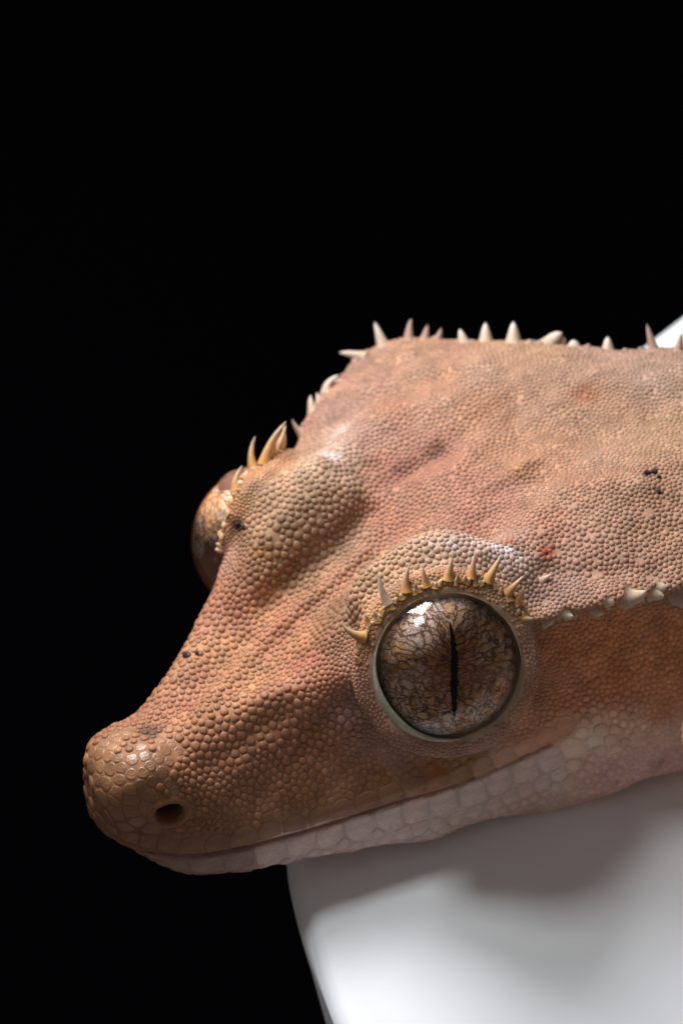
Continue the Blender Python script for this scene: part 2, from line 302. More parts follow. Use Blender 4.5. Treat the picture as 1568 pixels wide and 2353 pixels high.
# folds and hollows of the skin: lines across it (places of the photograph), radius, height
RELIEF = [
 ([(930,1085),(1010,1040)],.28,-.17), ([(610,1390),(690,1320),(780,1250),(850,1170)],.42,-.27), ([(830,1270),(720,1370),(620,1460),(520,1570),(470,1640)],.26,.16),
 ([(470,1760),(560,1700),(650,1640)],.30,-.08), ([(480,1560),(560,1470)],.22,-.05), ([(430,1560),(500,1440)],.2,.05), ([(700,1640),(800,1560)],.26,.05),
 ([(1190,1078),(1230,1060)],.17,.09), ([(1150,1120),(1220,1105)],.2,-.05), ([(1290,1125),(1400,1105),(1480,1120)],.30,.11), ([(1270,1190),(1360,1170)],.25,-.04),
 ([(1260,1310),(1350,1320),(1500,1310)],.30,-.11), ([(840,900),(960,850),(1100,835)],.30,.08), ([(900,830),(1020,812)],.2,-.08), ([(860,960),(980,930)],.4,.08), ([(1040,1080),(1120,1000)],.3,.06),
 ([(880,1120),(940,1150)],.3,-.05), ([(560,1180),(640,1110),(720,1070)],.35,.10), ([(1500,930),(1400,900)],.35,-.06), ([(1420,1000),(1330,1000)],.35,-.05)]
nr0 = np.empty(len(co)*3); me.vertices.foreach_get('normal', nr0); nr0 = nr0.reshape(-1, 3); add = np.zeros(len(co))
for pts, r_, h_ in RELIEF:
    q = [p for p in (ray0(*t) for t in pts) if p is not None]; dmin = np.full(len(co), 9.)
    for p0, p1 in zip(q[:-1], q[1:]):
        ab = p1-p0; t = np.clip((co-p0)@ab/(ab@ab), 0, 1); dmin = np.minimum(dmin, np.linalg.norm(co-p0-t[:, None]*ab, axis=1))
    add += h_*np.exp(-(dmin/r_)**2)
# low uneven swelling all over
def lump(P, f, s): return np.sin(P[:, 0]*f+s)*np.sin(P[:, 1]*f*1.13+2*s)*np.sin(P[:, 2]*f*.91+3*s)
add += .035*lump(co, 3.1, 1.3)+.02*lump(co, 6.3, .4)
co = co+nr0*add[:, None]; me.vertices.foreach_set('co', co.ravel()); me.update()
bvh = BVHTree.FromPolygons(co.tolist(), poly.tolist())
EYES = {1: head2view(eyeC), -1: head2view(eyeC*np.array([1, -1, 1]))+FAR_SHIFT}
for _ in range(4): EYES[-1] += np.array([(612-view2screen(EYES[-1])[0])/100, 0, -(1242-view2screen(EYES[-1])[1])/100])
EDIR = {sg: (eH*np.array([1, sg, 1]))@np.stack([A, L, U]) for sg in (1, -1)}
CAMV = np.array([0, -DIST, 0.])
def ray(x, y):
    """point of the skin seen at a place of the photograph (0..1568, 0..2352), with its normal"""
    t = np.array([(x-784)/100, 0, (1176-y)/100])-CAMV; t /= np.linalg.norm(t)
    h = bvh.ray_cast(Vector(CAMV), Vector(t)); return (None, None) if h[0] is None else (np.array(h[0]), np.array(h[1]))
scr = view2screen(co)
def pick(x, y):
    p, n = ray(x, y)
    if p is None:
        i = np.argmin(((scr-np.array([x, y]))**2).sum(1)); h = bvh.find_nearest(Vector(co[i])); p, n = np.array(h[0]), np.array(h[1])
    return p, n

# nostril: the skin is drawn into a pit on both sides
nos_p, nos_n = pick(388, 1868)
NOS = [nos_p, head2view(view2head(nos_p)*np.array([1, -1, 1]))]
def carve(co):
    co = co.copy()
    for p, dp in zip(NOS, (1.5, .35)):
        h = bvh.find_nearest(Vector(p)); p = np.array(h[0]); n = np.array(h[1])
        d = co-p; q = d-np.outer(d@n, n); e1 = A-n*(A@n); e1 /= np.linalg.norm(e1); e2 = np.cross(n, e1)
        rr = np.sqrt(((q@e1)/.31)**2+((q@e2)/.24)**2); near = np.abs(d@n) < .5
        co -= np.where(near, (1-smoothstep(.6, 1.12, rr))*dp, 0)[:, None]*n
        co += np.where(near, .047*dp*np.exp(-((rr-1.45)/.3)**2), 0)[:, None]*n
    return co

# pigment: colours picked at places of the skin, blended over the surface (both sides alike); low parts also carry painted bounce light
PIG = [
 (250,1780,.46,.265,.15),(300,1730,.50,.295,.175),(240,1880,.36,.185,.095),(330,1830,.41,.225,.125),(460,1900,.36,.20,.12),(340,1930,.30,.16,.10),
 (340,1640,.52,.28,.19),(420,1540,.52,.29,.20),(480,1460,.52,.27,.19),(520,1620,.58,.34,.20),(600,1570,.60,.37,.21),(700,1480,.60,.35,.20),(480,1720,.52,.28,.18),
 (600,1750,.46,.26,.17),(700,1700,.46,.24,.16),(750,1560,.52,.26,.17),(700,1820,.44,.24,.14),(850,1790,.42,.22,.13),(560,1850,.42,.25,.15),
 (560,1400,.50,.24,.17),(650,1430,.55,.28,.19),(600,1250,.37,.25,.155),(700,1150,.38,.27,.18),(660,1310,.34,.21,.12),(760,1220,.37,.25,.17),(600,1120,.41,.29,.20),(640,1200,.37,.265,.17),(560,1310,.40,.23,.155),(770,1060,.50,.38,.30),(700,1040,.46,.32,.24),
 (800,1330,.56,.32,.21),(900,1200,.56,.29,.20),(900,1080,.48,.25,.18),(1000,1040,.48,.26,.20),(850,980,.58,.37,.29),(1000,930,.58,.36,.26),(830,880,.52,.33,.25),(950,850,.52,.34,.24),(1100,850,.56,.38,.28),(1300,850,.54,.37,.28),
 (1500,850,.50,.36,.29),(1100,960,.56,.33,.22),(1250,920,.54,.35,.25),(1400,960,.54,.35,.24),(1500,1000,.54,.37,.24),(1100,1150,.55,.29,.21),(1250,1060,.58,.34,.22),(1350,1100,.55,.33,.22),(1500,1200,.50,.32,.22),
 (1250,1200,.55,.31,.22),(1400,1250,.48,.30,.23),(1500,1320,.48,.31,.23),(1300,1340,.44,.29,.24),(1180,1290,.62,.47,.41),(1100,1260,.68,.53,.45),(1000,1260,.72,.54,.41),(900,1300,.74,.52,.36),(840,1370,.74,.50,.35),
 (870,1420,.70,.40,.22),(1050,1345,.68,.38,.21),(950,1370,.70,.40,.22),(1150,1385,.62,.38,.24),(800,1520,.48,.30,.24),(820,1620,.42,.28,.25),(900,1720,.44,.28,.24),(1100,1720,.46,.29,.24),(1225,1500,.48,.31,.24),(1235,1600,.50,.28,.18),
 (1300,1480,.40,.20,.11),(1400,1450,.42,.21,.12),(1500,1480,.44,.24,.14),(1400,1560,.42,.21,.12),(1520,1600,.46,.26,.17),(1300,1600,.40,.21,.13),(1250,1680,.46,.26,.18),(1050,1760,.48,.29,.19),(900,1810,.48,.29,.18),(1000,1790,.50,.25,.13),
 (1350,1700,.58,.46,.38),(1450,1690,.54,.38,.32),(1540,1700,.52,.36,.32),(1250,1780,.62,.50,.46),(1100,1830,.62,.50,.46),(1000,1870,.62,.50,.46),(900,1900,.60,.49,.46),(700,1950,.58,.46,.44),(500,1990,.50,.375,.35),(400,1990,.44,.31,.28),(320,1965,.42,.275,.24),
 (1350,1790,.54,.38,.34),(1450,1770,.52,.36,.33),(1200,1840,.58,.44,.40),(1540,1770,.50,.34,.31),
]
pp, pc = [], []
for (x, y, r, g, b) in PIG:
    k_ = 2.3 if (x > 1235 and y > 1440) or (b/r > (.66 if x > 900 else .7) and y > 1750) else 1.25 if 1440 < y < 1760 and x > 780 else 1.0; r, g, b = r*k_, g*k_*(.93 if k_ > 1.5 and y < 1640 else 1), b*k_*(.85 if k_ > 1.5 and y < 1640 else 1)  # cheek, jaw, lips and eye ring brightened in colour, replacing weak bounce light
    p, n = ray(x, y)
    if p is None: continue
    pp.append(p); pc.append((r, g, b))
    hm = view2head(p)
    if abs(hm[1]) > .8: pp.append(head2view(hm*np.array([1, -1, 1]))); pc.append((r, g, b))
pp.append(head2view(np.array([2, 0, -4.2]))); pc.append((.9, .75, .7)); pp.append(head2view(np.array([7, 0, -5]))); pc.append((1.0, .8, .75)); pp.append(head2view(np.array([14, 0, -5]))); pc.append((1.0, .8, .75))
pp = np.array(pp); pc = np.array(pc)
SPOT = [(1255,1268,.20,(.52,.15,.08)),(1170,1248,.16,(.52,.20,.13)),(1345,905,.30,(.55,.27,.16)),(900,1010,.0,(.4,.2,.15)),(1005,1775,.22,(.52,.22,.07)),(1080,1745,.25,(.50,.33,.12)),
        (880,1790,.2,(.42,.22,.08)),(345,1680,.30,(.20,.12,.10)),(600,1270,.25,(.40,.22,.10)),(1005,1040,.28,(.36,.20,.15)),(930,1075,.25,(.36,.19,.15)),(1190,1075,.13,(.60,.36,.18)),
        (545,1205,.14,(.11,.065,.04)),(428,1506,.09,(.06,.04,.03)),(453,1504,.07,(.08,.05,.035)),(1485,1090,.10,(.05,.035,.03)),(1505,1080,.08,(.07,.045,.04)),(1512,1128,.08,(.09,.06,.05)),
        (720,1690,.2,(.52,.28,.16)),(1110,1390,.1,(.5,.3,.1)),(430,1625,.12,(.6,.22,.17)),(720,1510,.2,(.60,.27,.20)),(1060,1300,.2,(.42,.30,.25)),(1230,1370,.28,(.34,.23,.20)),(1150,1270,.22,(.60,.48,.44)),(1040,1250,.2,(.66,.54,.46)),(1168,1262,.13,(.80,.72,.70)),(1135,1256,.10,(.78,.70,.68)),(1195,1292,.08,(.76,.68,.66)),(760,1048,.28,(.64,.54,.48)),(1000,1252,.12,(.66,.54,.46))]
SPOT = [(ray(x, y)[0], r, np.array(c)) for x, y, r, c in SPOT if r > 0]
def pigment(P):
    out = np.empty((len(P), 3))
    for s in range(0, len(P), 40000):
        d2 = ((P[s:s+40000, None]-pp[None])**2).sum(-1); w = 1/(d2+.09)**2; w /= w.sum(1, keepdims=True); out[s:s+40000] = w@pc
    for p, r, c in SPOT:
        if p is None: continue
        w = np.exp(-(((P-p)**2).sum(1)/r**2)**1.5)[:, None]; out = out*(1-w)+c*w
    return out


# ---------------------------------------------------------------- plates along the lips
seeds = []
def snap(p): h = bvh.find_nearest(Vector(p)); return np.array(h[0]), np.array(h[1])
MOUTH = np.array([(246,1915),(262,1931),(303,1951),(345,1961),(387,1966),(437,1967),(487,1963),(586,1943),(686,1916),(786,1886),(881,1855),(919,1843),(1007,1820),(1070,1798),(1132,1772),(1232,1727),(1308,1687),(1345,1660)], float)
def along(P, n):
    c = np.r_[0, np.cumsum(np.linalg.norm(np.diff(P, axis=0), axis=1))]; q = np.linspace(0, c[-1], n); return np.stack([np.interp(q, c, P[:, 0]), np.interp(q, c, P[:, 1])], -1), c[-1]
MS, mlen = along(MOUTH, 260)
mouth3 = np.array([pick(x, y)[0] for x, y in MS])
def mirror(p): return head2view(view2head(p)*np.array([1, -1, 1]))
def place(x, y, tx, ty, aw, bw, kind):
    p, n = ray(x, y)
    if p is None: return
    q, _ = pick(x+tx*6, y+ty*6); tg = q-p; tg = tg-n*(tg@n); tg /= np.linalg.norm(tg)+1e-9
    seeds.append((p, n, aw, bw, tg, kind))
    if view2head(p)[1] < -.5:
        h = snap(mirror(p)); m_ = np.array([1, -1, 1.]); t2 = (np.array([A@tg, -(L@tg), U@tg])@np.stack([A, L, U])); t2 = t2-h[1]*(t2@h[1]); seeds.append((h[0], h[1], aw, bw, t2/np.linalg.norm(t2), kind))
def lip_row(off, aw, bw, step, kind, s0=.05, s1=.97, jit=.06):
    s = s0*mlen
    while s < s1*mlen:
        f = s/mlen; i = int(f*259); t = MS[min(i+3, 259)]-MS[max(i-3, 0)]; t /= np.linalg.norm(t); nrm_ = np.array([t[1], -t[0]]); nrm_ = nrm_*np.sign(-nrm_[1])
        k = random.uniform(1-jit, 1+jit)*(1-.25*f); o = off(f) if callable(off) else off
        fs = min(1, .55+2.5*f)                      # foreshortened near the tip
        x, y = MS[i]+nrm_*o; place(x, y, t[0], t[1], aw*k, bw(f) if callable(bw) else bw, kind); s += step*k*fs
lip_row(lambda f: 25-2*f, .42, .29, 68, 'lip0')
lip_row(lambda f: -23-9*f, .44, lambda f: .30+.05*f, 80, 'lip1', s0=.09, s1=.96)
lip_row(lambda f: -74+4*f, .27, .2, 50, 'lip2', s0=.48, s1=.93, jit=.12)
# rostral and chin plate
for hp, aa, bb in (([-.3, 0, -1.9], .35, .4), ([.0, 0, -2.75], .35, .25)):
    p, n = snap(head2view(np.array(hp))); tg = L-n*(L@n); seeds.append((p, n, aa, bb, tg/np.linalg.norm(tg), 'lip0'))

def tint(c, h):
    # the strength of the pigment: deeper and redder on the snout, paler on the back of the head, nearly neutral on the white jaw
    f = smoothstep(3.5, 9.5, h[:, 0])[:, None]; w = np.array([.74, .605, .51])*(1-f)+np.array([.70, .61, .555])*f
    p = smoothstep(.58, .74, c[:, 2]/c[:, 0])[:, None]; return w*(1-p)+(np.array([.82, .76, .76])+.36*smoothstep(8.5, 10.5, h[:, 0:1]))*p*np.minimum(1, .98/np.maximum(c.max(1, keepdims=True), .2))+0*w
co2 = carve(co)
nrms = np.empty(len(co)*3); me.vertices.foreach_get('normal', nrms); nrms = nrms.reshape(-1, 3)
# mouth: a narrow furrow between the lips
ML = np.concatenate([mouth3, np.array([snap(mirror(p))[0] for p in mouth3])])
ML = np.array([p for i, p in enumerate(ML) if i % 260 < 238])
kdm = KDTree(len(ML)); [kdm.insert(p, i) for i, p in enumerate(ML)]; kdm.balance()
hh_ = view2head(co); cand = np.nonzero((hh_[:, 2] < -1.0) & (hh_[:, 0] < 11))[0]; mdist = np.full(len(co), 9.)
for i in cand: mdist[i] = kdm.find(co[i])[2]
co2 -= nrms*(.12*np.exp(-(mdist/.05)**2))[:, None]
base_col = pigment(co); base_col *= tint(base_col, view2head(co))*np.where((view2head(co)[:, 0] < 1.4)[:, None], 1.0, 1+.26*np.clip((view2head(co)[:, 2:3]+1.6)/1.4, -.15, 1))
w = np.exp(-(mdist/.07)**2)[:, None]; base_col = base_col*(1-w)+np.array([.33, .17, .16])*w
hd = view2head(co)
for p in NOS:
    w = np.exp(-((((co-p)**2).sum(1))/.27**2)**2)[:, None]; base_col = base_col*(1-w)+np.array([.05, .012, .01])*w  # pit painted near black, standing in for the shade inside the nostril
for sg in (1,):
    v = co-EYES[sg]; r = np.linalg.norm(v, axis=1); al = np.arccos(np.clip((v@EDIR[sg])/r, -1, 1)); w = ((al < APER+.10) & (r < 3))*smoothstep(APER+.10, APER+.04, al)
    base_col = base_col*(1-w[:, None])+np.array([.46, .31, .21])*w[:, None]
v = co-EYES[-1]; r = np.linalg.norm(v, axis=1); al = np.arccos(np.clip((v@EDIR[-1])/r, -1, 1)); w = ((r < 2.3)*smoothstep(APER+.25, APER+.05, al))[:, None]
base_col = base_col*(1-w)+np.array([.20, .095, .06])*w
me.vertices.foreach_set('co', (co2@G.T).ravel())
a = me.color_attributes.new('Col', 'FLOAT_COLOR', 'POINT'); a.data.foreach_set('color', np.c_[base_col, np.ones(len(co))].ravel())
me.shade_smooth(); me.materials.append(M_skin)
gecko = bpy.data.objects.new('gecko', me); scene.collection.objects.link(gecko)
gecko['label'] = 'orange and tan crested gecko resting its head on the white dish'; gecko['category'] = 'gecko'
bvh2 = BVHTree.FromPolygons(co2.tolist(), poly.tolist())

# ---------------------------------------------------------------- the size of the small scales over the body
SZ = [(260,1800,.185),(320,1750,.155),(290,1690,.135),(240,1850,.24),(330,1900,.24),(300,1830,.19),(380,1790,.13),(450,1800,.10),(440,1870,.09),(500,1840,.105),(600,1860,.11),(520,1790,.10),(340,1650,.10),
 (420,1560,.105),(480,1460,.10),(480,1650,.115),(560,1560,.10),(640,1640,.125),(560,1720,.125),(700,1720,.125),(640,1790,.11),(760,1640,.125),(800,1750,.10),(900,1790,.11),(1000,1780,.12),
 (560,1400,.095),(620,1200,.125),(700,1260,.125),(600,1110,.11),(760,1100,.10),(700,1400,.095),(720,1480,.095),(800,1300,.085),(900,1200,.075),(850,1000,.07),(1000,1050,.075),(1000,900,.065),(1200,900,.062),(1400,900,.062),
 (1200,1100,.07),(1350,1100,.072),(1500,1100,.07),(1500,1250,.08),(1350,1280,.095),(1250,1220,.085),(1300,1350,.07),(1400,1360,.075),(1500,1350,.08),(1180,1300,.08),(1050,1270,.09),(900,1310,.085),(850,1380,.075),
 (800,1500,.055),(790,1580,.075),(880,1710,.06),(1000,1735,.06),(1200,1690,.06),(1245,1560,.055),(1220,1450,.06),(1300,1450,.08),(1400,1500,.09),(1500,1500,.09),(1350,1600,.095),(1500,1620,.085),(1280,1650,.09),
 (1340,1690,.20),(1310,1720,.24),(1380,1690,.17),(1380,1720,.2),(1290,1770,.2),(1200,1800,.2),(1200,1840,.14),(1300,1830,.09),(1400,1750,.12),(1480,1720,.085),(1450,1780,.075),(1550,1700,.08),(1100,1860,.16),(1000,1900,.14),(800,1945,.2),(550,1995,.28)]
sp_, sv_ = [], []
for x, y, r in SZ:
    p, n = ray(x, y)
    if p is None: continue
    sp_.append(p); sv_.append(r); hm = view2head(p)
    if abs(hm[1]) > .8: sp_.append(head2view(hm*np.array([1, -1, 1]))); sv_.append(r*1.1)
for hp, r in (([7, 0, -5], .2), ([3, 0, -4.2], .2), ([14, 0, -5], .2), ([14, 5, -2], .16), ([14, -7, -2], .12)): sp_.append(head2view(np.array(hp, float))); sv_.append(r)
sp_ = np.array(sp_); sv_ = np.array(sv_); sv_ = np.where(sv_ < .13, sv_*.9, sv_)
def size_at(P):
    d2 = ((P[:, None]-sp_[None])**2).sum(-1); w = 1/(d2+.02)**1.7; w /= w.sum(1, keepdims=True); r = np.exp(w@np.log(sv_))
    for sg in (1, -1):
        v = P-EYES[sg]; rr = np.linalg.norm(v, axis=1); al = np.arccos(np.clip((v@EDIR[sg])/rr, -1, 1))
        lo = np.where(al < APER+.42, .046+.0*al, 9); r = np.where(rr < 2.7, np.minimum(r, np.where(al < APER+.30, .048, 9)), r)
    return r
tri = np.concatenate([poly[:, [0, 1, 2]], poly[:, [0, 2, 3]]]); ta = co[tri[:, 0]]; tb = co[tri[:, 1]]; tc_ = co[tri[:, 2]]
cr = np.cross(tb-ta, tc_-ta); ar = .5*np.linalg.norm(cr, axis=1); tn = cr/(2*ar[:, None]+1e-12); cen = (ta+tb+tc_)/3
rt = size_at(cen); hc = view2head(cen)
hidden = np.einsum('ij,ij->i', tn, CAMV-cen)/np.linalg.norm(CAMV-cen, axis=1) < -.25
rt = np.where(hidden, rt*1.7, rt)*(1+.5*smoothstep(8.2, 10.5, cen[:, 0]))
dens = ar/(3.3*rt**2)
dens[(cen[:, 0] > 13.0) | (hc[:, 0] > 20.8)] = 0
for sg in (1, -1):
    v = cen-EYES[sg]; rr = np.linalg.norm(v, axis=1); al = np.arccos(np.clip((v@EDIR[sg])/rr, -1, 1)); dens[(al < APER+(.08 if sg > 0 else -.25)) & (rr < (2.6 if sg > 0 else 1.9))] = 0
for p in NOS: dens[((cen-p)**2).sum(1) < .335**2] = 0
LP = np.array([s[0] for s in seeds]); Lab = np.array([(s[2], s[3]) for s in seeds]); Lt = np.array([s[4] for s in seeds]); Ln = np.array([s[1] for s in seeds])
def in_lip(P, margin=.0):
    out = np.zeros(len(P), bool)
    for p, ab, t, n in zip(LP, Lab, Lt, Ln):
        d = P-p; b_ = np.cross(n, t); out |= (np.abs(d@t) < ab[0]+margin) & (np.abs(d@b_) < ab[1]+margin) & (np.abs(d@n) < .4)
    return out
dens[in_lip(cen)] = 0
def near_mouth(P, r): return np.array([kdm.find(p)[2] < r for p in P])
cm = np.nonzero((hc[:, 0] < 11) & (hc[:, 2] < -1))[0]; dens[cm[near_mouth(cen[cm], .09)]] = 0
N = int(dens.sum()); cum = np.cumsum(dens)/dens.sum()
ti = np.searchsorted(cum, (np.arange(N)+rng.random(N))/N); u = rng.random((N, 2)); fl = u.sum(1) > 1; u[fl] = 1-u[fl]
P = ta[ti]+u[:, :1]*(tb-ta)[ti]+u[:, 1:]*(tc_-ta)[ti]; R = rt[ti]*np.exp(rng.normal(0, .10, N))*np.where((rng.random(N) < .2) & (rt[ti] < .15), .66, 1); NRM = tn[ti]
def knn(P, k):
    kd = KDTree(len(P))
    for i, p in enumerate(P): kd.insert(p, i)
    kd.balance(); idx = np.empty((len(P), k), int)
    for i, p in enumerate(P): idx[i] = [x[1] for x in kd.find_n(p, k+1)][1:k+1]
    return idx
nL = len(LP)
for it in range(14):
    ALL = np.concatenate([P, LP]); RA = np.concatenate([R, Lab.mean(1)*.85])
    if it % 3 == 0: idx = knn(ALL, 9)[:len(P)]
    d = P[:, None]-ALL[idx]; l = np.linalg.norm(d, axis=2)+1e-9; tgt = (R[:, None]+RA[idx])*1.06
    f = np.clip(tgt-l, 0, None)*.42; P = P+(d/l[..., None]*f[..., None]).sum(1)*.8
    for i in range(len(P)):
        h = bvh.find_nearest(Vector(P[i])); P[i] = h[0]; NRM[i] = h[1]
keep = ~in_lip(P, -.05)
for sg in (1, -1):
    v = P-EYES[sg]; rr = np.linalg.norm(v, axis=1); al = np.arccos(np.clip((v@EDIR[sg])/rr, -1, 1)); keep &= ~((al < APER+(.06 if sg > 0 else -.25)) & (rr < (2.6 if sg > 0 else 1.9)))
for p in NOS: keep &= ((P-p)**2).sum(1) > .36**2
keep &= ~near_mouth(P, .14)
P, R, NRM = P[keep], R[keep], NRM[keep]

# ---------------------------------------------------------------- each scale: its cell between its neighbours, domed
def knn2(P, k): return knn(P, k)
ALL = np.concatenate([P, LP]); AN = np.concatenate([NRM, Ln]); nS = len(P)
bead = np.clip((R-.075)/.03, 0, 1)*(R < .15)
LIM = np.concatenate([np.c_[R, R]*(1.2-.17*bead)[:, None], Lab*1.1]); WT = np.concatenate([R, Lab.mean(1)])
T = np.concatenate([np.cross(NRM, np.tile([.3, .2, .93], (nS, 1))), Lt]); T -= AN*(T*AN).sum(1, keepdims=True); T /= np.linalg.norm(T, axis=1, keepdims=True)+1e-12
B = np.cross(AN, T); idx = knn(ALL, 12)
MD = 12
PW = np.array([2.2]*nS+[8.0]*nL)
def outline(sel, m):
    th = np.linspace(0, 2*math.pi, m, endpoint=False); dirs = np.c_[np.cos(th), np.sin(th)]
    d = ALL[idx[sel]]-ALL[sel][:, None]; dx = np.einsum('nki,ni->nk', d, T[sel]); dy = np.einsum('nki,ni->nk', d, B[sel])
    l2 = dx*dx+dy*dy; w = (WT[sel]**2)[:, None]-WT[idx[sel]]**2; same = l2 < 1e-8
    num = np.clip(.5*(l2+w*.75), .12*l2, .88*l2); den = dx[..., None]*dirs[:, 0]+dy[..., None]*dirs[:, 1]
    r = np.where((den > 1e-6) & ~same[..., None], num[..., None]/np.maximum(den, 1e-6), 9).min(1)
    ab = LIM[sel]; lim = 1/((np.abs(dirs[None, :, 0])/ab[:, :1])**PW[sel][:, None]+(np.abs(dirs[None, :, 1])/ab[:, 1:])**PW[sel][:, None])**(1/PW[sel][:, None])
    big = lim; r = np.minimum(r, big)
    return r, dirs
low = np.clip((view2head(ALL)[:, 2]+2.2)/1.6+np.clip((view2head(ALL)[:, 0]-7.5)/1.5, 0, .8), .35, 1)
def domes(sel, m, rings, hfac, inset, project=False):
    """vertices (n, 1+m*rings, 3), local faces"""
    r, dirs = outline(sel, m); r = r*inset
    rm = r.mean(1, keepdims=True); V = [ALL[sel]+AN[sel]*(hfac*rm)]
    for q in rings:
        rr = (r*q+(rm*.92)*q*0)*(1-.35*(1-q))+rm*q*.35*(1-q); z = hfac*rm*np.sqrt(max(0, 1-q*q))-(.16*rm if q >= 1 else 0)
        pt = ALL[sel][:, None]+(rr*dirs[:, 0])[..., None]*T[sel][:, None]+(rr*dirs[:, 1])[..., None]*B[sel][:, None]
        if project:
            for a_ in range(pt.shape[0]):
                for b_ in range(m):
                    h = bvh2.find_nearest(Vector(pt[a_, b_])); pt[a_, b_] = h[0]
        pt = pt+z[..., None]*AN[sel][:, None]
        V += [pt[:, j] for j in range(m)]
    V = np.stack(V, 1); F = [(0, 1+j, 1+(j+1) % m) for j in range(m)]
    Q = []
    for k in range(len(rings)-1):
        a_, b_ = 1+k*m, 1+(k+1)*m; Q += [(a_+j, b_+j, b_+(j+1) % m, a_+(j+1) % m) for j in range(m)]
    return V, F, Q
pcol = pigment(ALL); headc = view2head(ALL); pcol = pcol*np.exp(rng.normal(0, .085, (len(ALL), 1)))*np.exp(rng.normal(0, .015, (len(ALL), 3)))
headc = view2head(ALL)
pcol *= tint(pcol, headc)
l0 = np.array([False]*nS+[s[5] == 'lip0' for s in seeds]); 
for i in np.nonzero(l0)[0]:
    nb = [j for j in idx[i] if j < nS and (ALL[j]-ALL[i])@U > -.1]
    if nb: pcol[i] = pcol[nb].mean(0)*.97
is_nose = (headc[:, 0] < 1.5) & (WT > .12)
lipk = np.array([False]*nS+[True]*nL)
flat = np.clip((WT-.12)/.10, 0, 1)                       # large scales are flatter
# which show largest
vd = CAMV-ALL; vd /= np.linalg.norm(vd, axis=1, keepdims=True); fac = (AN*vd).sum(1)
s2 = view2screen(ALL); inview = (s2[:, 0] > 0) & (s2[:, 0] < 1568) & (fac > .15)
vis = np.zeros(len(ALL), bool)
for i in np.nonzero(inview)[0]:
    p = ALL[i]+AN[i]*.1; h = bvh.ray_cast(Vector(p), Vector(vd[i])); vis[i] = h[0] is None
show = np.where(vis, WT**2*fac, 0); show[lipk] = 0
big = set(np.argsort(-show)[:290].tolist())
def ring_cols(c, m, rings):
    C = [c]; 
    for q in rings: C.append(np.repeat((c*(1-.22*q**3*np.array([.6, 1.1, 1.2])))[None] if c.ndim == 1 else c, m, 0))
    return C
def scale_obj(i, name, mat, m, rings, hf, inset, project):
    V, F, Q = domes(np.array([i]), m, rings, hf, inset, project); V = V[0]
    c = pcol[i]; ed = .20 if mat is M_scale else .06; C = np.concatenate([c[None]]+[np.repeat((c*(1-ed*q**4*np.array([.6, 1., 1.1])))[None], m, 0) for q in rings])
    return mesh_obj(name, V, F+Q, mat, gecko, C, origin=ALL[i])
RS = (.45, .78, .94, 1.0)
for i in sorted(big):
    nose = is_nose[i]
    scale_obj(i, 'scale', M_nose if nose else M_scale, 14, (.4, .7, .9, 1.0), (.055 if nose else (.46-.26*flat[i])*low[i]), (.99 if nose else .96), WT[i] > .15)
for i in np.nonzero(lipk)[0]:
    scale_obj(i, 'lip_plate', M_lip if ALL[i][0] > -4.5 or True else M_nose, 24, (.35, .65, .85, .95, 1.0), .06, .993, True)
rest = np.array([i for i in range(nS) if i not in big])
def joined(name, sel, mat, m, rings):
    VV, FF, CC, off = [], [], [], 0
    hf = (.46-.26*flat[sel])*low[sel]
    V, F, Q = domes(sel, m, rings, hf[:, None], .95)
    n, k = V.shape[:2]; o_ = (np.arange(n)*k)[:, None, None]
    tris = (np.array(F)[None]+o_).reshape(-1, 3); quads = (np.array(Q)[None]+o_).reshape(-1, 4)
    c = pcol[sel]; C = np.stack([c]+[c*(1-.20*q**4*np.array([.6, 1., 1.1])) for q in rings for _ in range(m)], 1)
    ob = mesh_obj(name, V.reshape(-1, 3), tris.tolist()+quads.tolist(), mat, gecko, C.reshape(-1, 3)); ob['kind'] = 'stuff'; return ob
joined('small_scales', rest, M_scale, 9, (.5, .85, 1.0))

